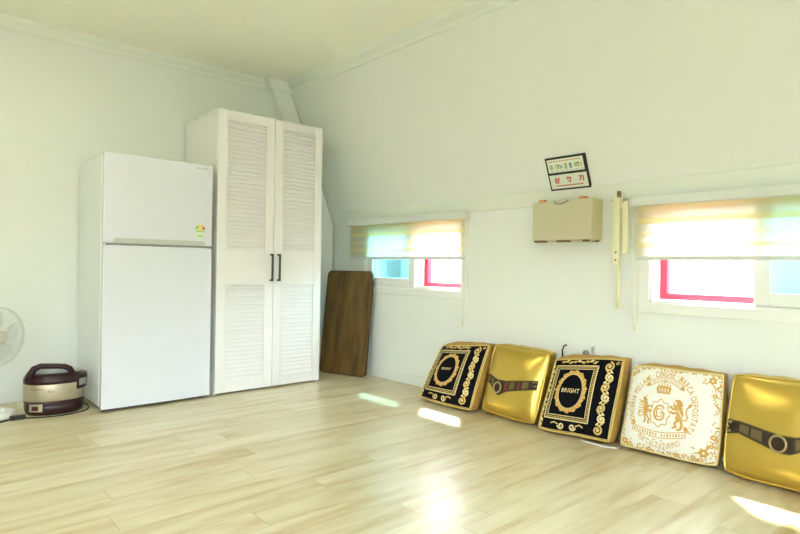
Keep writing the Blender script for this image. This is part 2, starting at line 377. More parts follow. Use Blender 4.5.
# ------------------------------------------------------------------ windows
def window(n, y0, y1, sash_low, mull, label):
    """sash_low: the closed sash covers the low-y half (else the high-y half)"""
    w = empty('window_%d' % n, (XW, (y0 + y1) / 2, WZ0), label, kind='structure')
    c = MB()           # casing on the wall face
    k = .06; t = .012
    c.box((XW - t, y0 - k, WZ0 - k), (XW, y1 + k, WZ0), M['pvc']); c.box((XW - t, y0 - k, WZ1), (XW, y1 + k, WZ1 + .010), M['pvc'])
    c.box((XW - t, y0 - k, WZ0), (XW, y0, WZ1), M['pvc']); c.box((XW - t, y1, WZ0), (XW, y1 + k, WZ1), M['pvc'])
    part(c, 'casing', w, .003)
    f = MB()           # sliding track frame inside the reveal
    f.box((XW, y0, WZ0), (XW + T, y1, WZ0 + .012), M['pvc']); f.box((XW, y0, WZ1 - .02), (XW + T, y1, WZ1), M['pvc'])
    f.box((XW, y0, WZ0), (XW + T, y0 + .012, WZ1), M['pvc']); f.box((XW, y1 - .012, WZ0), (XW + T, y1, WZ1), M['pvc'])
    for x in (.022, .052): f.box((XW + x, y0, WZ0 + .012), (XW + x + .006, y1, WZ0 + .022), M['pvc'])
    part(f, 'frame', w)
    mid = y0 + (y1 - y0) * (.5 if sash_low else .5)
    a, b_ = (y0 + .012, mid + .083) if sash_low else (mid - .058, y1 - .012)
    s = MB(); sx0, sx1 = XW + .004, XW + .044; st = .072
    s.box((sx0, a, WZ0 + .014), (sx1, a + st, WZ1 - .02), M['pvc']); s.box((sx0, b_ - st, WZ0 + .014), (sx1, b_, WZ1 - .02), M['pvc'])
    s.box((sx0, a + st, WZ0 + .014), (sx1, b_ - st, WZ0 + .082), M['pvc']); s.box((sx0, a + st, WZ1 - .07), (sx1, b_ - st, WZ1 - .02), M['pvc'])
    so = part(s, 'sash', w, .004)
    g = MB(); g.box((XW + .02, a + st, WZ0 + .082), (XW + .026, b_ - st, WZ1 - .07), M['glass']); part(g, 'pane', so)
    px0, px1 = XW + .056, XW + .092
    a2, b2 = (a + .01, mid + .098) if sash_low else (mid - .086, b_ - .01)
    s2 = MB()
    s2.box((px0, a2, WZ0 + .022), (px1, a2 + .055, WZ1 - .02), M['pvc']); s2.box((px0, b2 - .055, WZ0 + .022), (px1, b2, WZ1 - .02), M['pvc'])
    s2.box((px0, a2 + .055, WZ0 + .022), (px1, b2 - .055, WZ0 + .070), M['pvc']); s2.box((px0, a2 + .055, WZ1 - .06), (px1, b2 - .055, WZ1 - .02), M['pvc'])
    so = part(s2, 'sash', w, .004)
    g = MB(); g.box((px0 + .014, a2 + .055, WZ0 + .070), (px0 + .019, b2 - .055, WZ1 - .06), M['clear']); part(g, 'pane', so)
    r = MB(); rx0, rx1 = XW + T, XW + T + .045; rb = .055
    r.box((rx0, y0 - .10, WZ0 - .02), (rx1, y1 + .10, WZ0 + rb), M['red']); r.box((rx0, y0 - .10, WZ1 - rb), (rx1, y1 + .10, WZ1 + .02), M['red'])
    ja, jb = (.05, -.06) if not sash_low else (-.06, .05)      # how far each jamb shows past the reveal
    if not sash_low: ja = -.01
    r.box((rx0, y0 - .10, WZ0 + rb), (rx1, y0 + ja, WZ1 - rb), M['red']); r.box((rx0, y1 - jb, WZ0 + rb), (rx1, y1 + .10, WZ1 - rb), M['red'])
    m_, mw = mull
    r.box((rx0, m_ - mw, WZ0 + rb), (rx1, m_ + mw, WZ1 - rb), M['red'])
    part(r, 'outer_frame', w, .003, label='red painted outer frame')
    for p, q in ((y0 + ja, m_ - mw), (m_ + mw, y1 - jb)):
        g = MB(); g.box((rx0 + .02, p, WZ0 + rb), (rx0 + .025, q, WZ1 - rb), M['clear']); part(g, 'outer_pane', w)
window(1, *WIN[0], False, (3.525, .042), 'small sliding window by the wardrobe, its right half open')
window(2, *WIN[1], True, (.993, .034), 'small sliding window above the white cushion, its left half open')

def blind(y0, y1, label, chain_low, chain_z, lblc):
    r = empty('roller_blind', (XW - .04, (y0 + y1) / 2, 1.06), label, 'roller blind', None)
    h = MB()
    h.prism([(XW - .012, y0, 1.368), (XW - .066, y0, 1.366), (XW - .070, y0, 1.372), (XW - .066, y0, 1.418), (XW - .058, y0, 1.424), (XW - .012, y0, 1.424)], (0, y1 - y0, 0), M['rail'])
    ho = part(h, 'headrail', r, .003)
    for y in (y0, y1):
        e = MB(); e.box((XW - .07, y - .006, 1.362), (XW - .010, y + .006, 1.428), M['rail']); part(e, 'end_cap', ho)
    f = MB(); f.box((XW - .041, y0 + .02, 1.068), (XW - .039, y1 - .02, 1.37), M['blind']); part(f, 'fabric', r, label='pale yellow banded translucent fabric')
    b = MB(); b.prism([(XW - .047, y0 + .02, 1.056), (XW - .033, y0 + .02, 1.056), (XW - .031, y0 + .02, 1.064), (XW - .034, y0 + .02, 1.078), (XW - .046, y0 + .02, 1.078), (XW - .049, y0 + .02, 1.064)], (0, y1 - y0 - .04, 0), M['rail'])
    part(b, 'bottom_rail', r)
    c = MB(); yc = chain_low
    for dy in (-.014, .014):
        c.tube([(XW - .05, yc + dy, 1.39), (XW - .045, yc + dy * 1.1, 1.0), (XW - .035, yc + dy, chain_z)], .0016, M['chain'], 6)
        for k in range(40):
            z = 1.38 + (chain_z - 1.38) * k / 39
            c.lathe([(0, -.0022), (.0022, 0), (0, .0022)], M['chain'], Matrix.Translation((XW - .05 + .015 * k / 39, yc + dy, z)), 6)
    c.tube([(XW - .035, yc - .014, chain_z), (XW - .035, yc - .009, chain_z - .012), (XW - .035, yc, chain_z - .016), (XW - .035, yc + .009, chain_z - .012), (XW - .035, yc + .014, chain_z)], .0016, M['chain'], 6)
    co = part(c, 'bead_chain', r)
    w = MB(); w.box((XW - .041, yc - .010, chain_z - .055), (XW - .029, yc + .010, chain_z - .012), M['chain']); part(w, 'chain_weight', co, .003)
    return r
blind(2.925, 4.41, 'pale yellow roller blind half lowered over the window by the wardrobe', 2.945, .60, None)['group'] = 'yellow roller blinds'
blind(0.12, 1.615, 'pale yellow roller blind half lowered over the window above the white and gold cushions', 1.600, .70, None)['group'] = 'yellow roller blinds'

# ------------------------------------------------------------------ fridge
def fridge():
    xa, xb, yf, yk, H = 1.024, 1.760, 4.10, 4.785, 1.720
    r = empty('refrigerator', ((xa + xb) / 2, yf, 0), 'white two-door refrigerator with a freezer on top, left of the wardrobe', 'refrigerator')
    b = MB(); b.box((xa, yf + .075, .03), (xb, yk, H - .006), M['fridge_side']); part(b, 'body', r, .006)
    g = MB(); g.box((xa + .006, yf + .062, .045), (xb - .006, yf + .080, H - .012), M['rail']); part(g, 'gasket', r)
    k = MB(); k.box((xa + .02, yf + .065, .003), (xb - .02, yf + .09, .03), M['dark']); part(k, 'kick_plate', r)
    for x in (xa + .06, xb - .06):
        for y in (yf + .12, yk - .06):
            f = MB(); f.lathe([(.022, 0), (.022, .012), (.014, .014), (.014, .032)], M['dark'], Matrix.Translation((x, y, 0)), 16); part(f, 'foot', r)
    def door(z0, z1, name):
        d = MB()
        # rounded plan with a slightly bowed face
        n = 16; pts = []
        for i in range(n + 1):
            t = i / n; x = xa + (xb - xa) * t
            pts.append((x, yf + .007 * (2 * t - 1) ** 2, z0))
        pts += [(xb, yf + .060, z0), (xa, yf + .060, z0)]
        d.prism(pts, (0, 0, z1 - z0), M['fridge'])
        return part(d, name, r, .006, 3)
    lo = door(.020, 1.108, 'refrigerator_door'); up = door(1.122, H, 'freezer_door')
    s = MB(); s.box((xa + .03, yf + .01, 1.108), (xb - .03, yf + .05, 1.122), M['seal']); part(s, 'door_gap_strip', r)
    h = MB(); zz = 1.126
    h.prism([(1.085, yf + .004, zz), (1.705, yf + .004, zz), (1.705, yf + .004, zz + .020), (1.690, yf + .004, zz + .032), (1.100, yf + .004, zz + .032), (1.085, yf + .004, zz + .020)], (0, -.006, 0), M['silver'])
    part(h, 'door_handle', up, .0015, label='silver grip strip along the lower edge')
    l = MB()
    for i, w in enumerate((.010, .008, .003, .008, .009, .008, .010)):
        x = 1.640 + i * .0115; l.box((x, yf + .0025, 1.683), (x + w * .8, yf + .001, 1.692), M['logo'])
    part(l, 'brand_mark', up, label='small grey lettering')
    # energy label: fan-shaped dial over a small green band
    e = MB(); cx, cz = 1.668, 1.243; yy = yf + .0035
    cols = ['green', 'green', 'yellow', 'yellow', 'orange', 'redprint']
    for i in range(6):
        a0 = math.pi * (1 - i / 6); a1 = math.pi * (1 - (i + 1) / 6); R1, R0 = .036, .019
        e.prism([(cx + R0 * math.cos(a0), yy, cz + R0 * math.sin(a0)), (cx + R1 * math.cos(a0), yy, cz + R1 * math.sin(a0)), (cx + R1 * math.cos(a1), yy, cz + R1 * math.sin(a1)), (cx + R0 * math.cos(a1), yy, cz + R0 * math.sin(a1))], (0, -.001, 0), M[cols[i]])
    e.box((cx - .014, yy, cz - .012), (cx + .014, yy - .001, cz + .010), M['yellow']); e.box((cx - .036, yy, cz - .018), (cx + .036, yy - .001, cz - .012), M['green'])
    e.box((cx - .030, yy, cz - .060), (cx + .034, yy - .0008, cz - .026), M['paper'])
    e.box((cx - .024, yy - .0008, cz - .054), (cx + .028, yy - .0014, cz - .046), M['green']); e.box((cx - .024, yy - .0008, cz - .038), (cx + .020, yy - .0014, cz - .034), M['green'])
    part(e, 'energy_label', up, label='small green and yellow energy label')
fridge()

# ------------------------------------------------------------------ wardrobe
def wardrobe():
    xa, xb, yf, yk, H = 1.812, 2.742, 4.14, 4.785, 2.168
    r = empty('wardrobe', ((xa + xb) / 2, yf, 0), 'tall white wardrobe with two louvred doors and dark bar handles', 'wardrobe')
    c = MB(); t = .018; cy = yf + .022
    c.box((xa, cy, 0), (xa + t, yk, H), M['melamine']); c.box((xb - t, cy, 0), (xb, yk, H), M['melamine'])
    c.box((xa + t, cy, H - t), (xb - t, yk, H), M['melamine']); c.box((xa + t, cy + .01, .012), (xb - t, yk, .05), M['melamine'])
    c.box((xa + t, yk - .01, .05), (xb - t, yk, H - t), M['melamine'])
    for y, z in ((yf + .08, H - .03), (yf + .20, H - .012), (yf + .42, H - .012), (yf + .58, H - .012)):
        c.lathe([(.005, 0), (.005, .0015)], M['brown'], Matrix.Translation((xa, y, z)) @ Matrix.Rotation(-math.pi / 2, 4, 'Y'), 10)
    part(c, 'carcass', r, label='off white melamine carcass')
    mid = 2.288
    for (a, b_, hx) in ((xa, mid - .002, mid - .022), (mid + .002, xb, mid + .042)):
        d = MB(); z0, z1 = .014, H - .002; yb = yf + .020
        la, lb = a + .072, b_ - .072
        for p, q in ((a, la), (lb, b_)): d.box((p, yf, z0), (q, yb, z1), M['wood'])
        for p, q in ((z0, .095), (.838, 1.10), (2.10, z1)): d.box((la, yf, p), (lb, yb, q), M['wood'])
        for z, s in ((.095, 1), (.838, -1), (1.10, 1), (2.10, -1)):   # thin raised bead round the openings
            d.box((la, yf - .004, z - .006), (lb, yf, z + .006), M['wood'])
        for x in (la, lb):
            for p, q in ((.095, .838), (1.10, 2.10)): d.box((x - .005, yf - .004, p), (x + .005, yf, q), M['wood'])
        do = part(d, 'door', r, .002)
        for p, q, n in ((.095, .838, 23), (1.10, 2.10, 31)):
            l = MB(); st = (q - p) / n
            l.box((la, yf + .018, p), (lb, yb, q), M['wood'])
            for i in range(n):
                z = p + i * st
                l.prism([(la, yf - .002, z), (la, yf - .002, z + .008), (la, yf + .0165, z + st), (la, yf + .0185, z + st), (la, yf + .0185, z)], (lb - la, 0, 0), M['wood'])
            part(l, 'louvre_panel', do)
        h = MB(); z0h, z1h = .862, 1.080
        h.box((hx - .008, yf - .036, z0h), (hx + .008, yf - .024, z1h), M['bronze'])
        for z in (z0h, z1h - .014): h.box((hx - .009, yf - .030, z), (hx + .009, yf, z + .014), M['bronze'])
        part(h, 'handle', do, .002, label='dark bronze bar handle')
wardrobe()

# ------------------------------------------------------------------ wooden board leaning in the corner
def board():
    BL, BR = V((2.977, 4.497, .006)), V((3.135, 4.012, .006))
    ex = (BR - BL).normalized(); w = (BR - BL).length
    back = V((-ex.y, ex.x, 0)); back = back if back.x > 0 else -back      # away from the room
    H = .943; lean = math.radians(7.0)
    ez = V((0, 0, math.cos(lean))) + back * math.sin(lean)
    en = ex.cross(ez); en = en if en.dot(back) > 0 else -en
    t = .026; rc = .045; pts = []
    def arc(cx, cz, a0):
        for k in range(7):
            a = a0 + math.pi / 2 * k / 6; pts.append((cx + rc * math.cos(a), cz + rc * math.sin(a)))
    arc(w - rc, rc, -math.pi / 2); arc(w - rc, H - rc, 0); arc(rc, H - rc, math.pi / 2); arc(rc, rc, math.pi)
    r = empty('folding_tabletop', BL + ex * w / 2, 'dark brown wooden tabletop leaning in the corner beside the wardrobe', 'tabletop')
    P = [BL + ex * x + ez * z for x, z in pts]
    m = MB(); m.prism(P, en * .004, M['board']); mo = part(m, 'top_panel', r)
    c = BL + ex * w / 2 + ez * H / 2
    m = MB(); m.prism([c + (p - c) * 1.012 + en * .004 for p in P], en * (t - .004), M['board_edge'], True); part(m, 'rim', r, .003, label='darker brown rim')
board()

# ------------------------------------------------------------------ sign, box, bracket on the window wall
def sign():
    c = V((slant_x(1.61), 2.03, 1.61)); ez = V((-SL, 0, 1)).normalized(); ey = V((0, -1, 0)); n = V((-1, 0, -SL)).normalized()
    r = empty('wall_sign', c, 'small black framed safety sign with red Korean lettering on the leaning wall', 'sign')
    def P(a, b, h=0): return c + ey * a + ez * b + n * h      # a: left to right, b: up
    def rect(m, a0, b0, a1, b1, h0, h1, mt):
        m.hexa([P(a0, b0, h0), P(a1, b0, h0), P(a1, b1, h0), P(a0, b1, h0), P(a0, b0, h1), P(a1, b0, h1), P(a1, b1, h1), P(a0, b1, h1)], mt)
    W2, H2 = .145, .109
    f = MB(); rect(f, -W2, -H2, W2, H2, .0, .010, M['dark']); part(f, 'frame', r, .002, label='black frame')
    up = MB(); rect(up, -W2 + .014, .010, W2 - .020, H2 - .013, .010, .012, M['paper'])
    # instruction pictograms
    rnd = random.Random(3)
    up_h = .0126
    for i in range(7):
        a = -W2 + .030 + i * .035
        mt = [M['sage'], M['straw'], M['logo'], M['sage'], M['logo'], M['sage'], M['straw']][i]
        rect(up, a, .028 + rnd.random() * .008, a + .020, .055 + rnd.random() * .012, .012, up_h, mt)
        rect(up, a, .017, a + .024, .021, .012, up_h, M['logo'])
    for i in range(12): rect(up, -W2 + .024 + i * .0195, .080, -W2 + .036 + i * .0195, .085, .012, up_h, M['redprint'])
    for a in (-.055, .03, .085):
        rect(up, a, .030, a + .004, .062, .0126, .0131, M['dark']); rect(up, a - .006, .056, a + .010, .060, .0126, .0131, M['dark'])
    part(up, 'picture_panel', r, label='upper panel of small green and yellow pictures')
    lo = MB(); rect(lo, -W2 + .012, -H2 + .012, W2 - .014, -.006, .010, .012, M['paper'])
    # three red Korean letters drawn from strokes
    def bar(x0, y0, x1, y1, w=.0072):
        d = V((x1 - x0, y1 - y0, 0)); L_ = d.length; d /= L_; q = V((-d.y, d.x, 0)) * w / 2
        a = [(x0 + q.x, y0 + q.y), (x0 - q.x, y0 - q.y), (x1 - q.x, y1 - q.y), (x1 + q.x, y1 + q.y)]
        lo.hexa([P(*p, .012) for p in a] + [P(*p, .0134) for p in a], M['redprint'])
    def ringg(cx, cy, rad, w=.005):
        for k in range(16):
            a0, a1 = 2 * math.pi * k / 16, 2 * math.pi * (k + 1) / 16
            bar(cx + rad * math.cos(a0), cy + rad * math.sin(a0), cx + rad * math.cos(a1), cy + rad * math.sin(a1), w)
    y = -.042                      # letter centre height; letters are about 34 mm
    x = -.083
    ringg(x - .006, y + .010, .0058); bar(x - .006, y + .003, x - .006, y - .004); bar(x - .017, y - .004, x + .006, y - .003)
    bar(x + .012, y + .018, x + .012, y - .008); bar(x + .012, y + .006, x + .019, y + .006); bar(x - .010, y - .008, x - .010, y - .017); bar(x - .010, y - .016, x + .014, y - .016)
    x = .003
    bar(x - .016, y + .014, x + .002, y + .014); bar(x + .001, y + .014, x - .010, y - .002)
    bar(x + .011, y + .019, x + .011, y - .003); bar(x + .011, y + .008, x + .019, y + .008); ringg(x + .004, y - .011, .0062)
    x = .090
    bar(x - .014, y + .014, x + .004, y + .014); bar(x + .004, y + .015, x - .012, y - .014); bar(x + .014, y + .019, x + .014, y - .018)
    for i in range(15): rect(lo, -.100 + i * .0135, -.082, -.0905 + i * .0135, -.074, .012, .0126, M['redprint'])
    part(lo, 'letter_panel', r, label='lower panel with three red Korean letters')
sign()

def rescue_box():
    y0, y1, z0, z1, xf = 1.828, 2.258, 1.172, 1.430, 3.14
    r = empty('equipment_box', (XW, (y0 + y1) / 2, z0), 'beige plastic box on the wall below the small framed sign', 'box')
    b = MB(); b.prism([(xf + .03, y0, z0), (XW - .004, y0, z0), (XW - .004, y0, z1 + .004), (xf + .03, y0, z1 + .004)], (0, y1 - y0, 0), M['boxb']); part(b, 'body', r, .012, 3)
    l = MB(); l.box((xf, y0 + .004, z0 + .004), (xf + .028, y1 - .004, z1), M['boxf']); lo = part(l, 'lid', r, .010, 3, label='grey beige lid')
    for y in (2.195, 1.90):
        o = MB(); o.box((xf + .012, y - .022, z1 - .002), (xf + .05, y + .022, z1 + .014), M['orange']); part(o, 'latch', r, .003, label='orange latch')
    h = MB(); h.tube([(xf - .002, 2.085, z1 - .004), (xf - .012, 2.075, z1 - .022), (xf - .014, 2.04, z1 - .026), (xf - .012, 2.01, z1 - .02), (xf - .002, 1.985, z1 - .002)], .0045, M['seal'], 8)
    part(h, 'handle', lo, label='dark carrying handle')
    for a, w in ((2.20, .075), (2.03, .085), (1.872, .03)):
        o = MB(); o.box((xf + .003, a - w / 2, z0 - .006), (xf + .04, a + w / 2, z0 + .006), M['brown']); part(o, 'hinge', r, label='brown hinge')
    o = MB(); o.box((xf + .06, y0 + .002, z0 - .006), (xf + .10, y0 + .03, z0 + .006), M['brown']); part(o, 'hinge', r, label='brown hinge')
rescue_box()

def bracket():
    r = empty('folding_bracket', (XW, 1.70, 1.05), 'cream steel folding bracket hanging on the wall between the beige box and the blind', 'bracket')
    w = MB(); w.box((XW - .006, 1.722, 1.10), (XW, 1.762, 1.40), M['cream']); wo = part(w, 'wall_plate', r, .002)
    for z in (1.13, 1.37):
        b = MB(); b.lathe([(.009, 0), (.009, .006), (.005, .010)], M['bronze'], Matrix.Translation((XW - .006, 1.752, z)) @ Matrix.Rotation(-math.pi / 2, 4, 'Y'), 6); part(b, 'bolt', wo)
    a = MB(); a.box((XW - .075, 1.686, 1.03), (XW - .055, 1.722, 1.435), M['cream']); a.box((XW - .060, 1.725, 1.36), (XW - .004, 1.742, 1.40), M['cream']); a.box((XW - .060, 1.725, 1.11), (XW - .004, 1.742, 1.15), M['cream'])
    for z in (1.055, 1.10): a.lathe([(.0065, 0), (.0065, .0012)], M['brown'], Matrix.Translation((XW - .075, 1.704, z)) @ Matrix.Rotation(-math.pi / 2, 4, 'Y'), 10)
    part(a, 'arm', r, .003)
    a = MB(); a.box((XW - .050, 1.676, 1.20), (XW - .038, 1.684, 1.42), M['cream']); a.box((XW - .060, 1.676, 1.395), (XW - .038, 1.70, 1.42), M['cream']); part(a, 'brace', r, .002)
    a = MB(); a.box((XW - .062, 1.640, 1.09), (XW - .045, 1.674, 1.40), M['cream']); a.box((XW - .060, 1.668, 1.36), (XW - .050, 1.690, 1.385), M['cream']); part(a, 'arm', r, .003)
    t = MB(); t.tube([(XW - .06, 1.690, 1.06), (XW - .06, 1.690, .765)], .011, M['cream'], 12); part(t, 'strut', r)
    p = MB(); p.tube([(XW - .066, 1.694, 1.425), (XW - .066, 1.694, 1.462)], .012, M['brown'], 12); part(p, 'pivot_pin', r, label='dark pivot pin')
bracket()

def outlet():
    y0, y1, z0, z1 = 1.865, 2.015, .452, .525
    r = empty('wall_outlet', (XW, (y0 + y1) / 2, z0), 'white wall socket behind the middle black cushion', 'socket')
    b = MB(); b.box((XW - .014, y0, z0), (XW, y1, z1), M['white']); bo = part(b, 'cover_plate', r, .004)
    s = MB(); s.box((XW - .018, y0 + .004, z0 + .02), (XW - .013, y0 + .022, z1 - .01), M['logo']); part(s, 'switch', bo, .001)
    s = MB(); s.lathe([(.018, 0), (.018, .012), (.013, .024)], M['grey'], Matrix.Translation((XW - .014, 1.92, .472)) @ Matrix.Rotation(-math.pi / 2, 4, 'Y'), 16); part(s, 'socket_plug', r, label='grey plug')
outlet()
c = MB(); c.tube([(3.268, 2.062, .505), (3.266, 2.080, .500), (3.262, 2.092, .47), (3.268, 2.090, .40), (3.270, 2.080, .2), (3.270, 2.075, .006)], .005, M['dark'], 8)
tag(c.build('power_cord'), 'short black cord rising between the gold belted cushion and the middle black cushion', 'cord')
c = MB(); c.tube([(3.006, 1.80, .0035), (2.995, 1.76, .0035), (2.995, 1.70, .0035), (3.000, 1.63, .0035), (3.025, 1.585, .0035), (3.06, 1.583, .0035)], .0035, M['white'], 8)
tag(c.build('cable'), 'white cable on the floor in front of the middle black cushion', 'cable')

# ------------------------------------------------------------------ rice cooker
def cooker():
    cx, cy = .806, 4.38
    Mx = Matrix.Translation((cx, cy, 0)) @ Matrix.Rotation(math.radians(-6), 4, 'Z')
    r = empty('rice_cooker', (cx, cy, 0), 'maroon and champagne rice cooker with a carrying handle, on the floor by the fridge', 'rice cooker')
    sx, sy, ex = 1.0, .80, 2.5
    b = MB(); b.lathe([(.150, .0), (.163, .006), (.170, .03), (.172, .090)], M['maroon'], Mx, 48, sx, sy, ex); part(b, 'base', r)
    b = MB(); b.lathe([(.172, .090), (.1735, .094), (.176, .14), (.176, .196), (.174, .200)], M['champ'], Mx, 48, sx, sy, ex); ba = part(b, 'band', r, label='champagne metal band')
    b = MB(); b.lathe([(.174, .200), (.177, .204), (.175, .228), (.165, .246), (.148, .256), (.120, .262)], M['maroon'], Mx, 48, sx, sy, ex); lid = part(b, 'lid', r)
    b = MB(); b.lathe([(.120, .260), (.117, .268), (.09, .274), (.0, .276)], M['grey'], Mx, 40, 1.0, .78, 2.3); part(b, 'lid_inset', lid, label='grey oval lid inset')
    # control panel and latch on the right-hand front
    def L(x, y, z): return Mx @ V((x, y, z))
    p = MB(); pts = []
    for k in range(9):
        a = math.radians(-52 + 92 * k / 8); pts.append((.192 * math.cos(a), .192 * .80 * math.sin(a)))
    inner = [(x * .80, y * .80) for x, y in pts[::-1]]
    p.prism([L(x, y, .150) for x, y in pts + inner], (0, 0, .098), M['maroon']); po = part(p, 'control_panel', r, .008, 3)
    p = MB(); pts = []
    for k in range(9):
        a = math.radians(-46 + 70 * k / 8); pts.append((.1945 * math.cos(a), .1945 * .80 * math.sin(a)))
    inner = [(x * .97, y * .97) for x, y in pts[::-1]]
    p.prism([L(x, y, .175) for x, y in pts + inner], (0, 0, .042), M['grey']); part(p, 'display', po, label='grey display strip')
    p = MB(); p.lathe([(.05, .256), (.048, .272), (.03, .276), (0, .277)], M['silver'], Mx @ Matrix.Translation((.105, -.01, 0)), 20, 1.0, 1.1); part(p, 'lid_button', lid, label='silver lid button')
    # arched carrying handle
    h = MB(); A = [(-.150, .220), (-.142, .262), (-.118, .300), (-.085, .314), (.0, .308), (.050, .302), (.080, .286), (.092, .262), (.096, .225)]
    for y in (-.075,):
        P = []
        for (x, z) in A: P.append(L(x, y, z))
        # widened strap: three parallel tubes blended into one grip
        h.tube(P, [.023, .023, .021, .0185, .0175, .0175, .0185, .020, .021], M['maroon'], 14)
    part(h, 'handle', r)
    s = MB()   # socket plate low on the front-left
    def F(x, z, o):
        t = abs(x / .172) ; y = -.172 * .80 * (1 - min(t, .999) ** ex) ** (1 / ex)
        return L(x, y - o, z)
    def plate(m, x0, x1, z0, z1, o, mt, n=6):
        m.grid(lambda u, v: F(x0 + (x1 - x0) * u, z0 + (z1 - z0) * v, o), n, 1, mt)
    plate(s, -.145, -.075, .028, .078, .004, M['champ']); sp_ = part(s, 'socket_plate', r, label='champagne socket plate')
    s = MB(); plate(s, -.132, -.098, .038, .064, .0055, M['rocker']); part(s, 'switch', sp_, label='dark red rocker switch')
    s = MB()   # small dark script on the band
    for i in range(8): plate(s, -.135 + i * .0072, -.1305 + i * .0072, .170, .176 + (.004 if i in (0, 5) else 0), .0065, M['brown'], 1)
    part(s, 'brand_mark', ba, label='small dark lettering'); s = MB()
    for i in range(5): plate(s, -.045 + i * .0075, -.0405 + i * .0075, .150, .156 + (.008 if i == 0 else 0), .0055, M['brown'], 1)
    part(s, 'badge', ba, label='small dark lettering')
cooker()
c = MB(); pts = [(1.000, 4.46, .005), (1.010, 4.40, .005), (.985, 4.28, .005), (.90, 4.215, .005), (.80, 4.195, .005), (.70, 4.22, .005), (.62, 4.26, .005)]
sm = []
for i in range(len(pts) - 1):
    p0, p1, p2, p3 = (V(pts[max(i - 1, 0)]), V(pts[i]), V(pts[i + 1]), V(pts[min(i + 2, len(pts) - 1)]))
    for k in range(5):
        t = k / 5; sm.append(0.5 * ((2 * p1) + (p2 - p0) * t + (2 * p0 - 5 * p1 + 4 * p2 - p3) * t * t + (3 * p1 - p0 - 3 * p2 + p3) * t ** 3))
sm.append(V(pts[-1])); c.tube(sm, .0042, M['dark'], 8)
r = empty('mains_cord', (.80, 4.195, 0), 'black mains cord in front of the rice cooker with a plug by the fan', 'cord')
part(c, 'lead', r)
c = MB(); c.box((.545, 4.245, .0), (.628, 4.288, .026), M['dark']); part(c, 'plug', r, .008, 3)
c = MB(); c.tube([(.55, 4.266, .006), (.50, 4.24, .006), (.44, 4.19, .006), (.36, 4.14, .006)], .0055, M['dark'], 8); part(c, 'lead', r)

# ------------------------------------------------------------------ fan
def fan():
    bx, by = .425, 4.46
    r = empty('pedestal_fan', (bx, by, 0), 'white pedestal fan set low at the left edge beside the rice cooker', 'fan')
    b = MB(); b.lathe([(.178, 0), (.180, .008), (.172, .022), (.120, .038), (.055, .048), (.034, .060)], M['white'], Matrix.Translation((bx, by, 0)), 48); bo = part(b, 'base', r)
    k = MB(); k.lathe([(.014, .03), (.014, .052), (.010, .056)], M['white'], Matrix.Translation((bx + .10, by - .07, 0)), 16); part(k, 'switch_knob', bo)
    p = MB(); p.tube([(bx, by, .05), (bx, by, .30)], .017, M['white'], 16); part(p, 'lower_pole', r)
    p = MB(); p.tube([(bx, by, .28), (bx, by, .46)], .011, M['wire'], 16); p.lathe([(.022, .27), (.024, .30), (.018, .31)], M['white'], Matrix.Translation((bx, by, 0)), 16); part(p, 'upper_pole', r)
    hc = V((.478, 4.38, .512)); n = V((.50, -.86, .02)).normalized()          # head centre and facing
    q = n.to_track_quat('Z', 'Y').to_matrix().to_4x4(); Hm = Matrix.Translation(hc) @ q
    m = MB(); m.lathe([(.0, -.17), (.05, -.165), (.068, -.13), (.07, -.06), (.055, -.045)], M['white'], Hm, 28); mo = part(m, 'motor_housing', r)
    m = MB(); m.tube([(bx, by, .44), (bx + .01, by + .0, .48), hc - n * .11], .018, M['white'], 12); part(m, 'neck', r)
    R_ = .188
    def rim(z, rr, t): return [Hm @ V((rr * math.cos(a), rr * math.sin(a), z)) for a in [2 * math.pi * k / 72 for k in range(72)]], t
    for z0, nm in ((-.045, 'rear_grille'), (.045, 'front_grille')):
        s = 1 if z0 > 0 else -1
        g = MB()
        pts, t = rim(0 + s * .006, R_, .005); g.tube(pts, t, M['wire'], 8, True)
        for rr, zz in ((.06, .050), (.10, .046), (.145, .036)):
            pts, t = rim(s * zz, rr, .0013); g.tube(pts, t, M['wire'], 5, True)
        for k in range(72):
            a = 2 * math.pi * k / 72 ; tw = .25
            P = [Hm @ V((rr * math.cos(a + tw * (rr / R_)), rr * math.sin(a + tw * (rr / R_)), s * zz)) for rr, zz in ((.035, .050), (.09, .048), (.15, .034), (.185, .018), (R_, .006))]
            g.tube(P, .0010, M['wire'], 4, cap=False)
        go = part(g, nm, r)
        if s > 0:
            c = MB(); c.lathe([(.040, .044), (.041, .054), (.034, .060), (0, .062)], M['beigehub'], Hm, 32); part(c, 'hub_cap', go, label='beige hub cap')
    h = MB(); h.lathe([(.028, -.03), (.030, .02), (.02, .028), (0, .03)], M['beigehub'], Hm, 24); ho = part(h, 'hub', r)
    for k in range(5):
        a0 = 2 * math.pi * k / 5
        bl = MB()
        def bf(u, v):
            rr = .028 + .135 * u; w = (0.28 + .55 * math.sin(math.pi * min(1, u * .85 + .1)))
            a = a0 + (v - .5) * 2 * w * .62 + .25 * u
            return Hm @ V((rr * math.cos(a), rr * math.sin(a), (v - .5) * .034 * (1 - .3 * u)))
        bl.grid(bf, 10, 8, M['blade']); bobj = part(bl, 'blade', r, label='translucent blade')
        sd = bobj.modifiers.new('thick', 'SOLIDIFY'); sd.thickness = .0018
fan()

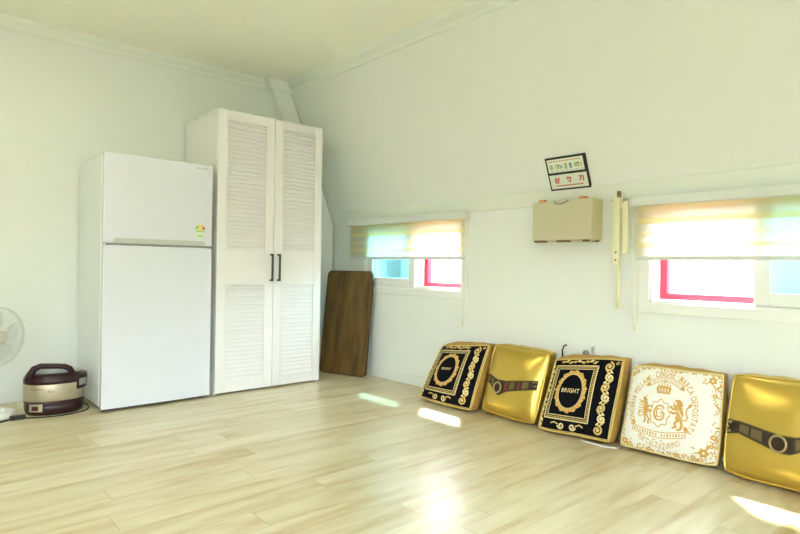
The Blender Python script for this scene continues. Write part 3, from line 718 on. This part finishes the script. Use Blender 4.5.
# ------------------------------------------------------------------ cushions
class Face:
    """front surface of a cushion: u left-to-right, v bottom-to-top"""
    def __init__(s, BL, BR, TR, TL, amp, p=2.6, rnd=0.0):
        s.c = [V(x) for x in (BL, BR, TR, TL)]; s.amp = amp; s.p = p; s.rnd = rnd
        BL, BR, TR, TL = s.c
        s.n = (BR - BL + TR - TL).cross(TL - BL + TR - BR).normalized()
        if s.n.x > 0: s.n = -s.n
        s.wob = random.random() * 6
    def P(s, u, v, h=0.0):
        BL, BR, TR, TL = s.c
        a, b = 2 * u - 1, 2 * v - 1
        if s.rnd:      # soft corners, slightly wavy edges
            k = 1 - s.rnd * min(1, a * a * b * b) ** 3
            u = .5 + (u - .5) * k + .006 * math.sin(5 * v + s.wob) * a * a; v = .5 + (v - .5) * k + .007 * math.sin(6 * u + s.wob) * b * b
        q = BL * (1 - u) * (1 - v) + BR * u * (1 - v) + TR * u * v + TL * (1 - u) * v
        bu = max(0, 1 - abs(a) ** s.p) * max(0, 1 - abs(b) ** s.p)
        k = s.amp * bu ** .55 + .004 * math.sin(7 * u + s.wob) * math.sin(6 * v + s.wob) * min(1, bu * 3)
        return q + s.n * (k + h)

class Deco:
    """thread-work laid on a Face, given in (u,v)"""
    def __init__(s, mb, face, h=.0016): s.mb = mb; s.F = face; s.h = h
    def ribbon(s, pts, w, mt, closed=False, h=None, step=.03):
        h = s.h if h is None else h
        P = []
        n = len(pts)
        for i in range(n if closed else n - 1):
            a, b = pts[i], pts[(i + 1) % n]; L_ = math.hypot(b[0] - a[0], b[1] - a[1]); k = max(1, int(L_ / step))
            for j in range(k): P.append((a[0] + (b[0] - a[0]) * j / k, a[1] + (b[1] - a[1]) * j / k))
        if not closed: P.append(pts[-1])
        vs = []; m = len(P)
        for i, p in enumerate(P):
            if closed: d = (P[(i + 1) % m][0] - P[i - 1][0], P[(i + 1) % m][1] - P[i - 1][1])
            else: d = (P[min(i + 1, m - 1)][0] - P[max(i - 1, 0)][0], P[min(i + 1, m - 1)][1] - P[max(i - 1, 0)][1])
            l = math.hypot(*d) or 1; nx, ny = -d[1] / l * w / 2, d[0] / l * w / 2
            vs += [s.F.P(p[0] + nx, p[1] + ny, h), s.F.P(p[0] - nx, p[1] - ny, h)]
        fs = [(2 * i, 2 * i + 1, 2 * ((i + 1) % m) + 1, 2 * ((i + 1) % m)) for i in range(m if closed else m - 1)]
        s.mb.add(vs, fs, mt, True)
    def blob(s, u, v, ru, rv, mt, n=12, rot=0.0, h=None, petals=0, depth=.3):
        h = s.h if h is None else h
        vs = [s.F.P(u, v, h)]
        for k in range(n):
            a = 2 * math.pi * k / n; q = 1 + (depth * math.cos(petals * a) if petals else 0)
            x, y = ru * q * math.cos(a), rv * q * math.sin(a)
            vs.append(s.F.P(u + x * math.cos(rot) - y * math.sin(rot), v + x * math.sin(rot) + y * math.cos(rot), h))
        s.mb.add(vs, [(0, 1 + k, 1 + (k + 1) % n) for k in range(n)], mt, True)
    def poly(s, pts, mt, h=None):
        h = s.h if h is None else h
        s.mb.add([s.F.P(x, y, h) for x, y in pts], [list(range(len(pts)))], mt, True)
    def spiral(s, u, v, r, turns, a0, w, mt, sgn=1):
        n = int(14 * turns) + 4
        s.ribbon([(u + r * (1 - .82 * k / n) * math.cos(a0 + sgn * 2 * math.pi * turns * k / n), v + r * (1 - .82 * k / n) * math.sin(a0 + sgn * 2 * math.pi * turns * k / n)) for k in range(n + 1)], w, mt, step=1)
    def glyphs(s, vs, fs, tf, mt, h=None):
        h = s.h if h is None else h
        s.mb.add([s.F.P(*tf(x, y), h) for x, y in vs], fs, mt, True)

_gl = {}
def glyph(ch):
    """outline of one character from the built-in font, as (verts, faces, width)"""
    if ch not in _gl:
        cu = bpy.data.curves.new('g', 'FONT'); cu.body = ch; cu.resolution_u = 3; cu.offset = .018
        ob = bpy.data.objects.new('g', cu); COL.objects.link(ob)
        dg = bpy.context.evaluated_depsgraph_get(); me = bpy.data.meshes.new_from_object(ob.evaluated_get(dg))
        vs = [(v.co.x, v.co.y) for v in me.vertices]; fs = [list(p.vertices) for p in me.polygons]
        x0 = min((v[0] for v in vs), default=0); x1 = max((v[0] for v in vs), default=.25)
        _gl[ch] = ([(x - x0, y) for x, y in vs], fs, x1 - x0)
        bpy.data.objects.remove(ob); bpy.data.curves.remove(cu); bpy.data.meshes.remove(me)
    return _gl[ch]
def text_line(d, txt, cu, cv, height, width, mt):
    items = [(None if c == ' ' else glyph(c)) for c in txt]; gap = .12
    tot = sum((.3 if g is None else g[2] + gap) for g in items) - gap; sc = width / tot; x = cu - width / 2
    for g in items:
        if g is None: x += .3 * sc; continue
        vs, fs, w = g; d.glyphs(vs, fs, lambda a, b, x=x: (x + a * sc, cv + (b - .35) * height / .7), mt); x += (w + gap) * sc
def text_arc(d, txt, cu, cv, rad, a0, a1, height, mt, inward=False, asp=1.0):
    items = [(None if c == ' ' else glyph(c)) for c in txt]; gap = .14
    tot = sum((.34 if g is None else g[2] + gap) for g in items) - gap; x = 0
    for g in items:
        if g is None: x += .34; continue
        vs, fs, w = g
        ac = a0 + (a1 - a0) * (x + w / 2) / tot; k = abs(a1 - a0) * rad / tot
        def tf(px, py, ac=ac, w=w):
            t = (px - w / 2) * k; rr = (py - .35) * height / .7
            if inward: return (cu + asp * ((rad - rr) * math.cos(ac) - t * math.sin(ac)), cv + (rad - rr) * math.sin(ac) + t * math.cos(ac))
            return (cu + asp * ((rad + rr) * math.cos(ac) + t * math.sin(ac)), cv + (rad + rr) * math.sin(ac) - t * math.cos(ac))
        d.glyphs(vs, fs, tf, mt); x += w + gap

def lerp4(c, u, v): return c[0] * (1 - u) * (1 - v) + c[1] * u * (1 - v) + c[2] * u * v + c[3] * (1 - u) * v

def boxed_cushion(front, back, label, face_mat, deco, piping_mat, amp=.042, side=None, rnd=.020, side_label='ochre velvet sides and back'):
    side = side or M['velvet']
    F = Face(*front, amp, rnd=rnd); B = [V(x) for x in back]
    ctr = (F.c[0] + F.c[1]) * .5
    r = empty('cushion', (ctr.x, ctr.y, 0), label, 'cushion')
    m = MB(); m.grid(lambda u, v: F.P(u, v), 36, 36, face_mat)
    if deco: deco(Deco(m, F))
    part(m, 'front_panel', r)
    def BP(u, v):
        a, b = 2 * u - 1, 2 * v - 1; k = 1 - (rnd + .03) * min(1, a * a * b * b) ** 2; return lerp4(B, .5 + (u - .5) * k, .5 + (v - .5) * k)
    # velvet sides and back
    g = MB(); n = 20
    ring = [(i / n, 0) for i in range(n)] + [(1, i / n) for i in range(n)] + [(1 - i / n, 1) for i in range(n)] + [(0, 1 - i / n) for i in range(n)]
    vs = []; K = 6; cF = lerp4(F.c, .5, .5)
    for k in range(K + 1):
        t = k / K
        for (u, v) in ring:
            p = F.P(u, v) * (1 - t) + BP(u, v) * t
            out = (p - (cF * (1 - t) + lerp4(B, .5, .5) * t)).normalized()
            p = p + out * (.014 * math.sin(math.pi * t) + .003 * math.sin(23 * (u + v)) * math.sin(math.pi * t))
            p.z = max(p.z, .004); p.x = min(p.x, XW - .003)
            vs.append(p)
    N_ = len(ring); fs = []
    for k in range(K):
        for i in range(N_):
            j = (i + 1) % N_; fs.append((k * N_ + i, (k + 1) * N_ + i, (k + 1) * N_ + j, k * N_ + j))
    g.add(vs, fs, side, True)
    def bk(u, v):
        p = BP(u, v); p.z = max(p.z, .004); return p
    g.grid(bk, 12, 12, side, flip=True)
    part(g, 'gusset', r, label=side_label)
    p = MB(); p.tube([F.P(u, v, .002) for u, v in ring], .0055, piping_mat, 8, True); part(p, 'piping', r)
    return r, F

def frame_deco(d, tw, th):
    G, Pl, A = M['thread'], M['pale'], M['amber']
    # picture frame: outer band, inner line, beads between
    d.ribbon([(.075, .165), (.70, .165), (.70, .895), (.075, .895)], .016, Pl, True)
    d.ribbon([(.125, .215), (.655, .215), (.655, .850), (.125, .850)], .010, Pl, True)
    for i in range(27):
        u = .10 + .575 * i / 26
        for v in (.19, .872): d.blob(u, v, .008, .011, G, 6)
    for i in range(30):
        v = .19 + .68 * i / 29
        for u in (.10, .678): d.blob(u, v, .011, .008, G, 6)
    # leafy oval
    cu, cv, ru, rv = .385, .545, .200, .255
    el = lambda k, a, b: (cu + a * math.cos(2 * math.pi * k / 48), cv + b * math.sin(2 * math.pi * k / 48))
    d.ribbon([el(k, ru, rv) for k in range(48)], .040, A, True)
    d.ribbon([el(k, ru - .026, rv - .026) for k in range(48)], .008, Pl, True, h=.0022)
    for k in range(30):
        a = 2 * math.pi * k / 30; t_ = math.atan2(rv * math.cos(a), -ru * math.sin(a)); o = .020 if k % 2 else .012
        d.blob(cu + (ru + o) * math.cos(a), cv + (rv + o) * math.sin(a), .030, .014, A if k % 3 else G, 9, t_ + (.55 if k % 2 else -.35), h=.0020)
        d.blob(cu + (ru + .004) * math.cos(a + .1), cv + (rv + .004) * math.sin(a + .1), .010, .005, M['brown'], 6, t_ + .6, h=.0026)
        d.blob(cu + (ru - .008) * math.cos(a - .06), cv + (rv - .008) * math.sin(a - .06), .012, .006, Pl, 6, t_ - .5, h=.0026)
    text_line(d, 'BRIGHT', cu, cv + .01, th, tw, Pl)
    # column of scrolls on the right
    for i, v in enumerate((.90, .765, .64, .51, .375, .245, .105)):
        s = 1 if i % 2 else -1; u = .855 + .018 * s; R_ = .062 if i in (0, 6) else .052
        d.spiral(u, v, R_, 1.5, math.pi / 2, .022, Pl if i % 2 else G, s)
        d.blob(u, v, .014, .014, Pl, 8, h=.002)
        if i < 6:
            d.ribbon([(u + s * .04, v - .02), (u + s * .015, v - .055), (u - s * .02, v - .085)], .020, G, step=1)
            d.blob(u - s * .045, v - .065, .026, .012, Pl, 8, .8 * s)
    d.spiral(.935, .945, .025, 1.2, 0, .010, G)
    # bottom pair of scrolls
    d.spiral(.335, .085, .045, 1.3, math.pi, .020, Pl, 1); d.spiral(.495, .085, .045, 1.3, 0, .020, Pl, -1)
    d.ribbon([(.295, .10), (.24, .12), (.19, .10)], .018, G, step=1); d.ribbon([(.535, .10), (.59, .125), (.64, .10)], .018, G, step=1)
    # top garland and left garland
    for i in range(9):
        u = .16 + .06 * i; d.blob(u, .955 + .012 * math.sin(i * 2.1), .034, .018, (A, Pl, G)[i % 3], 9, .5 * math.sin(i), petals=5, depth=.25)
    for i in range(13):
        v = .06 + .068 * i; d.blob(.030 + .008 * math.sin(i * 1.9), v, .019, .034, (G, Pl)[i % 2], 9, .5 * math.sin(i * 2), petals=4, depth=.3)
    d.ribbon([(.985, .02), (.985, .98)], .012, G); d.ribbon([(.02, .018), (.98, .018)], .008, G)

def crest_deco(d):
    C, Pl = M['crest'], M['thread']
    cu, cv = .425, .525
    text_arc(d, 'CONCERIA PELLAMI \u00b7 CINGHIE \u00b7 MARCA DEPOSITATA', cu, cv, .420, math.radians(214), math.radians(-34), .070, C, asp=.83)
    text_arc(d, 'PER CALZATURIFICI', cu, cv, .425, math.radians(-125), math.radians(-55), .060, C, True, asp=.88)
    # upper scroll banner
    arc = lambda r, a: (cu + .86 * r * math.cos(math.radians(a)), cv + r * math.sin(math.radians(a)))
    A_ = [128 - 76 * k / 16 for k in range(17)]
    d.ribbon([arc(.372, a) for a in A_], .008, C, step=1); d.ribbon([arc(.322, a) for a in A_], .008, C, step=1)
    for a in (128, 52): d.ribbon([arc(.319, a), arc(.375, a)], .010, C)
    for a in range(60, 124, 5): d.ribbon([arc(.334, a), arc(.360, a)], .009, C)
    for a in (130, 50): d.blob(*arc(.347, a), .020, .030, C, 8, math.radians(a))
    # crown
    d.poly([(.345, .705), (.485, .705), (.492, .722), (.338, .722)], C)
    for k in range(5):
        u = .352 + .0315 * k; d.blob(u, .758 + .012 * (k in (1, 2, 3)), .020, .034, C, 10); d.blob(u, .805 + .014 * (k in (1, 2, 3)), .009, .009, C, 8)
    d.blob(.415, .848, .012, .014, C, 8); d.ribbon([(.345, .73), (.487, .73)], .012, C)
    for k in range(4): d.blob(.368 + .0315 * k, .752, .006, .022, M['ivory'], 8, h=.0022)
    # wavy shield and monogram
    sh = []
    for k in range(48):
        a = 2 * math.pi * k / 48; q = 1 + .10 * math.cos(8 * a); sh.append((.405 + .105 * q * math.cos(a), .475 + .150 * q * math.sin(a)))
    d.ribbon(sh, .010, C, True, step=1)
    d.ribbon([(.405 + .058 * math.cos(math.radians(a)), .478 + .085 * math.sin(math.radians(a))) for a in range(40, 330, 12)], .020, C, step=1)
    d.ribbon([(.455, .435), (.455, .482), (.415, .482)], .017, C); d.ribbon([(.375, .42), (.375, .53)], .014, C)
    d.ribbon([(.405 + .035 * math.cos(a * .4), .478 + .050 * math.sin(a * .4)) for a in range(16)], .010, C, True, step=1)
    # rampant lion on the right
    d.blob(.592, .600, .052, .060, C, 20, petals=9, depth=.14); d.blob(.560, .612, .022, .020, M['ivory'], 8, h=.0021); d.blob(.553, .608, .014, .012, C, 8, h=.0025)
    d.poly([(.585, .560), (.640, .575), (.660, .500), (.640, .420), (.600, .400), (.575, .440), (.590, .500)], C)
    for P in ([(.590, .545), (.545, .545), (.520, .565)], [(.590, .510), (.550, .495), (.527, .510)], [(.605, .430), (.575, .385), (.590, .345), (.565, .335)], [(.635, .430), (.650, .370), (.635, .325), (.612, .318)]):
        d.ribbon(P, .026, C, step=.02); d.blob(P[-1][0], P[-1][1], .018, .012, C, 8)
    d.ribbon([(.645, .44), (.685, .43), (.700, .475), (.680, .52), (.690, .57), (.712, .595)], .015, C, step=.02); d.blob(.714, .605, .017, .026, C, 8, -.4)
    for k in range(4): d.ribbon([(.600 + .012 * k, .545 - .02 * k), (.618 + .010 * k, .505 - .02 * k)], .006, M['ivory'], h=.0022)
    # winged beast on the left
    d.blob(.225, .610, .022, .036, C, 10, .5); d.poly([(.205, .600), (.175, .575), (.178, .560), (.212, .578)], C); d.ribbon([(.235, .640), (.247, .675)], .008, C)
    d.poly([(.215, .585), (.255, .590), (.282, .500), (.270, .420), (.235, .415), (.222, .480)], C)
    for k in range(5): d.ribbon([(.235, .545 - .022 * k), (.195 - .006 * k, .565 - .030 * k), (.155 + .004 * k, .600 - .045 * k)], .012, C, step=.02)
    for P in ([(.260, .530), (.300, .545), (.318, .525)], [(.265, .490), (.305, .480), (.322, .495)], [(.245, .430), (.262, .375), (.245, .335)], [(.270, .430), (.300, .380), (.290, .340), (.312, .332)]): d.ribbon(P, .020, C, step=.02)
    d.ribbon([(.232, .43), (.190, .40), (.170, .44), (.185, .475)], .012, C, step=.02)
    # lower ribbon with lettering
    low = lambda t, o: (.13 + .56 * t, .262 - .050 * math.sin(math.pi * t) + .015 * t + o)
    for o in (.033, -.033): d.ribbon([low(k / 14, o) for k in range(15)], .009, C, step=1)
    for t in (0, 1): d.ribbon([low(t, -.036), low(t, .036)], .011, C); d.blob(low(t, .03)[0], low(t, .03)[1] + .03, .022, .032, C, 9, .4)
    for i, k in enumerate(range(18)):
        t = .05 + .9 * k / 17
        if i in (9,): continue
        d.ribbon([low(t, -.018), low(t, .018)], .012 if i % 3 else .018, C)
    for t in (.30, .44, .58): d.blob(.13 + .56 * t, .155, .020, .006, C, 8)
    # floral corners and border flecks
    rnd = random.Random(11)
    def flower(u, v, r):
        d.blob(u, v, r, r, C, 20, rnd.random(), petals=6, depth=.22); d.blob(u, v, r * .28, r * .28, M['ivory'], 8, h=.0022)
        for k in range(7):
            a = rnd.random() * 6.28; q = r * (1.4 + rnd.random() * .9); d.blob(u + q * math.cos(a), v + q * math.sin(a), r * .42, r * .18, Pl if k % 2 else C, 8, a)
    for u, v, r in ((.905, .92, .042), (.875, .115, .050), (.065, .935, .028), (.05, .07, .040), (.94, .75, .025), (.955, .30, .030), (.62, .04, .022), (.33, .035, .022), (.78, .05, .026), (.94, .20, .024)): flower(u, v, r)
    for k in range(260):
        side = k % 4; t = rnd.random(); w = rnd.random() ** 1.6 * .055
        u, v = ((t, .012 + w), (.988 - w, t), (t, .988 - w * .5), (.012 + w * .5, t))[side]
        if side in (2, 3) and .2 < t < .85 and w > .02: continue
        d.blob(u, v, .013 + .009 * rnd.random(), .007, C if k % 3 else Pl, 7, rnd.random() * 3.1)

def gold_cushion(front, back, label, belt_top, belt_bot, ring_uv, studs, gems):
    r, F = boxed_cushion(front, back, label, M['gold'], None, M['gold'], amp=.060, side=M['gold'], rnd=.036, side_label='gold sides and back')
    # printed horse-bit belt
    def interp(P, u):
        for (a, va), (b, vb) in zip(P[:-1], P[1:]):
            if u <= b: return va + (vb - va) * (u - a) / (b - a)
        return P[-1][1]
    u0, u1 = belt_top[0][0], belt_top[-1][0]
    m = MB(); m.grid(lambda s, t: F.P(u0 + (u1 - u0) * s, interp(belt_bot, u0 + (u1 - u0) * s) * (1 - t) + interp(belt_top, u0 + (u1 - u0) * s) * t, .004), 40, 6, M['leather'])
    d = Deco(m, F, .0052)
    for P in (belt_top, belt_bot):
        k = -1 if P is belt_top else 1
        d.ribbon([(u, v + k * .010) for u, v in P], .005, M['tan'])
    for (a, b, mt) in gems:
        n_ = 5; top = [(a + (b - a) * i / n_) for i in range(n_ + 1)]
        d.poly([(u, interp(belt_top, u) - .026) for u in top] + [(u, interp(belt_bot, u) + .026) for u in top[::-1]], M[mt])
    bo = part(m, 'belt', r, label='dark brown belt band')
    m = MB(); cu, cv = ring_uv
    m.tube([F.P(cu + .068 * math.cos(2 * math.pi * k / 32), cv + .074 * math.sin(2 * math.pi * k / 32), .009) for k in range(32)], .0052, M['ring'], 8, True)
    part(m, 'ring', bo, label='antique brass ring')
    m = MB()
    for u, v in studs:
        q = F.P(u, v, .004); m.lathe([(.0065, 0), (.006, .004), (0, .006)], M['ring'], Matrix.Translation(q) @ F.n.to_track_quat('Z', 'Y').to_matrix().to_4x4(), 10)
    part(m, 'stud', bo)
    return r

boxed_cushion([(2.945, 3.100, .022), (2.940, 2.590, .022), (3.130, 2.588, .450), (3.130, 3.045, .398)],
              [(3.08, 3.085, .004), (3.07, 2.615, .004), (3.255, 2.615, .452), (3.255, 3.030, .425)],
              'leftmost black cushion with gold scrolls, leaning back under the first window', M['black'], lambda d: frame_deco(d, .19, .040), M['thread'])
gold_cushion([(3.015, 2.552, .022), (3.010, 2.122, .022), (3.140, 2.092, .466), (3.140, 2.545, .466)],
             [(3.14, 2.535, .004), (3.135, 2.140, .004), (3.255, 2.115, .455), (3.255, 2.530, .455)],
             'shiny gold cushion with a brown belt, standing between the two black cushions',
             [(.0, .555), (.12, .540), (.30, .485), (.46, .490), (.95, .575)], [(.0, .445), (.12, .415), (.34, .262), (.50, .345), (.95, .445)],
             (.315, .375), [(.90, .545), (.90, .49), (.93, .55), (.93, .495)], [(.05, .12, 'tan'), (.16, .22, 'tan'), (.44, .50, 'gem'), (.53, .62, 'tan'), (.66, .71, 'gem'), (.74, .83, 'tan')])
boxed_cushion([(2.972, 2.062, .022), (3.020, 1.622, .028), (3.130, 1.600, .484), (3.130, 2.050, .430)],
              [(3.10, 2.050, .004), (3.14, 1.635, .004), (3.262, 1.615, .480), (3.262, 2.035, .452)],
              'black cushion with gold scrolls standing between a gold cushion and the white crest cushion', M['black'], lambda d: frame_deco(d, .27, .055), M['thread'])
boxed_cushion([(3.040, 1.572, .022), (3.095, 1.090, .022), (3.150, 1.080, .475), (3.145, 1.545, .455)],
              [(3.15, 1.555, .004), (3.205, 1.110, .004), (3.266, 1.100, .465), (3.266, 1.525, .462)],
              'white cushion with a gold lion crest and circular lettering', M['ivory'], crest_deco, M['pale'], amp=.046)
gold_cushion([(3.060, 1.048, .022), (3.020, .560, .022), (3.150, .575, .488), (3.155, 1.042, .490)],
             [(3.19, 1.030, .004), (3.15, .580, .004), (3.262, .595, .478), (3.262, 1.025, .478)],
             'shiny gold cushion with a brown belt at the right end of the cushion row',
             [(.0, .525), (.15, .525), (.50, .470), (.62, .475), (1., .56)], [(.0, .375), (.15, .400), (.52, .300), (.60, .305), (.70, .360), (1., .44)],
             (.50, .385), [(.02, .50), (.02, .45), (.02, .40), (.05, .50), (.05, .41)], [(.15, .24, 'tan'), (.26, .36, 'tan'), (.64, .68, 'tan'), (.69, .78, 'gem'), (.82, .92, 'tan')])

# ------------------------------------------------------------------ ceiling lamps (above the frame)
for (x, y), lb in (((.15, 2.9), 'flush ceiling lamp in the middle of the room'), ((.3, -.6), 'flush ceiling lamp near the added rear window')):
    r = empty('ceiling_lamp', (x, y, ZC), lb, 'ceiling lamp', 'flush ceiling lamps')
    b = MB(); b.box((x - .32, y - .32, ZC - .03), (x + .32, y + .32, ZC), M['white']); part(b, 'housing', r, .01)
    b = MB(); b.box((x - .29, y - .29, ZC - .085), (x + .29, y + .29, ZC - .03), M['lamp']); part(b, 'diffuser', r, .02)

# ------------------------------------------------------------------ daylight
W = bpy.data.worlds.new('bright_overcast_sky'); SC.world = W; W.use_nodes = True
nt = W.node_tree; bg = nt.nodes['Background']
tc = nt.nodes.new('ShaderNodeTexCoord'); spx = nt.nodes.new('ShaderNodeSeparateXYZ'); cr = nt.nodes.new('ShaderNodeValToRGB')
nt.links.new(tc.outputs['Generated'], spx.inputs[0]); mpr = nt.nodes.new('ShaderNodeMapRange'); mpr.inputs['From Min'].default_value = -1; mpr.inputs['From Max'].default_value = 1
nt.links.new(spx.outputs[2], mpr.inputs['Value']); nt.links.new(mpr.outputs[0], cr.inputs[0])
e = cr.color_ramp.elements
e[0].position = 0.46; e[0].color = (.020, .021, .016, 1); e[1].position = .85; e[1].color = (.80, .90, 1.0, 1)
for p_, c_ in ((.49, (.085, .090, .095, 1)), (.53, (.11, .115, .12, 1)), (.60, (.62, .68, .76, 1)), (.68, (.82, .90, 1.0, 1))):
    k_ = e.new(p_); k_.color = c_      # horizon dimmed so tinted glass keeps its colour, bright overcast sky above
nt.links.new(cr.outputs[0], bg.inputs[0]); bg.inputs[1].default_value = 18.0
sun = bpy.data.lights.new('sun', 'SUN'); sun.energy = 30.0; sun.angle = math.radians(2.2); sun.color = (1.0, .95, .85)
so = bpy.data.objects.new('sun', sun); COL.objects.link(so); so.location = (6, 6, 6)
so.rotation_euler = V((-.573, -.52, -1)).to_track_quat('-Z', 'Y').to_euler()

# ------------------------------------------------------------------ camera
cam = bpy.data.cameras.new('camera'); co = bpy.data.objects.new('camera', cam); COL.objects.link(co)
cam.sensor_width = 36; cam.lens = 573.0 / 800 * 36; cam.clip_start = .05
Rm = ((0.75009943, 0.01038599, 0.66124351), (-0.66114146, -0.01178272, 0.75016874), (0.01558249, -0.99987664, -0.0019716))
rt = V((Rm[0][0], Rm[1][0], Rm[2][0])); dn = V((Rm[0][1], Rm[1][1], Rm[2][1])); fw = V((Rm[0][2], Rm[1][2], Rm[2][2]))
co.matrix_world = Matrix(((rt.x, -dn.x, -fw.x, 0), (rt.y, -dn.y, -fw.y, 0), (rt.z, -dn.z, -fw.z, 1.0), (0, 0, 0, 1)))
SC.camera = co

vs = SC.view_settings
vs.view_transform = 'Standard'; vs.look = 'None'; vs.gamma = 1.0; vs.use_curve_mapping = False; vs.exposure = 0.80
SC.cycles.use_denoising = True
SC.cycles.max_bounces = 10; SC.cycles.diffuse_bounces = 6; SC.cycles.transparent_max_bounces = 12
SC.cycles.sample_clamp_indirect = 8.0
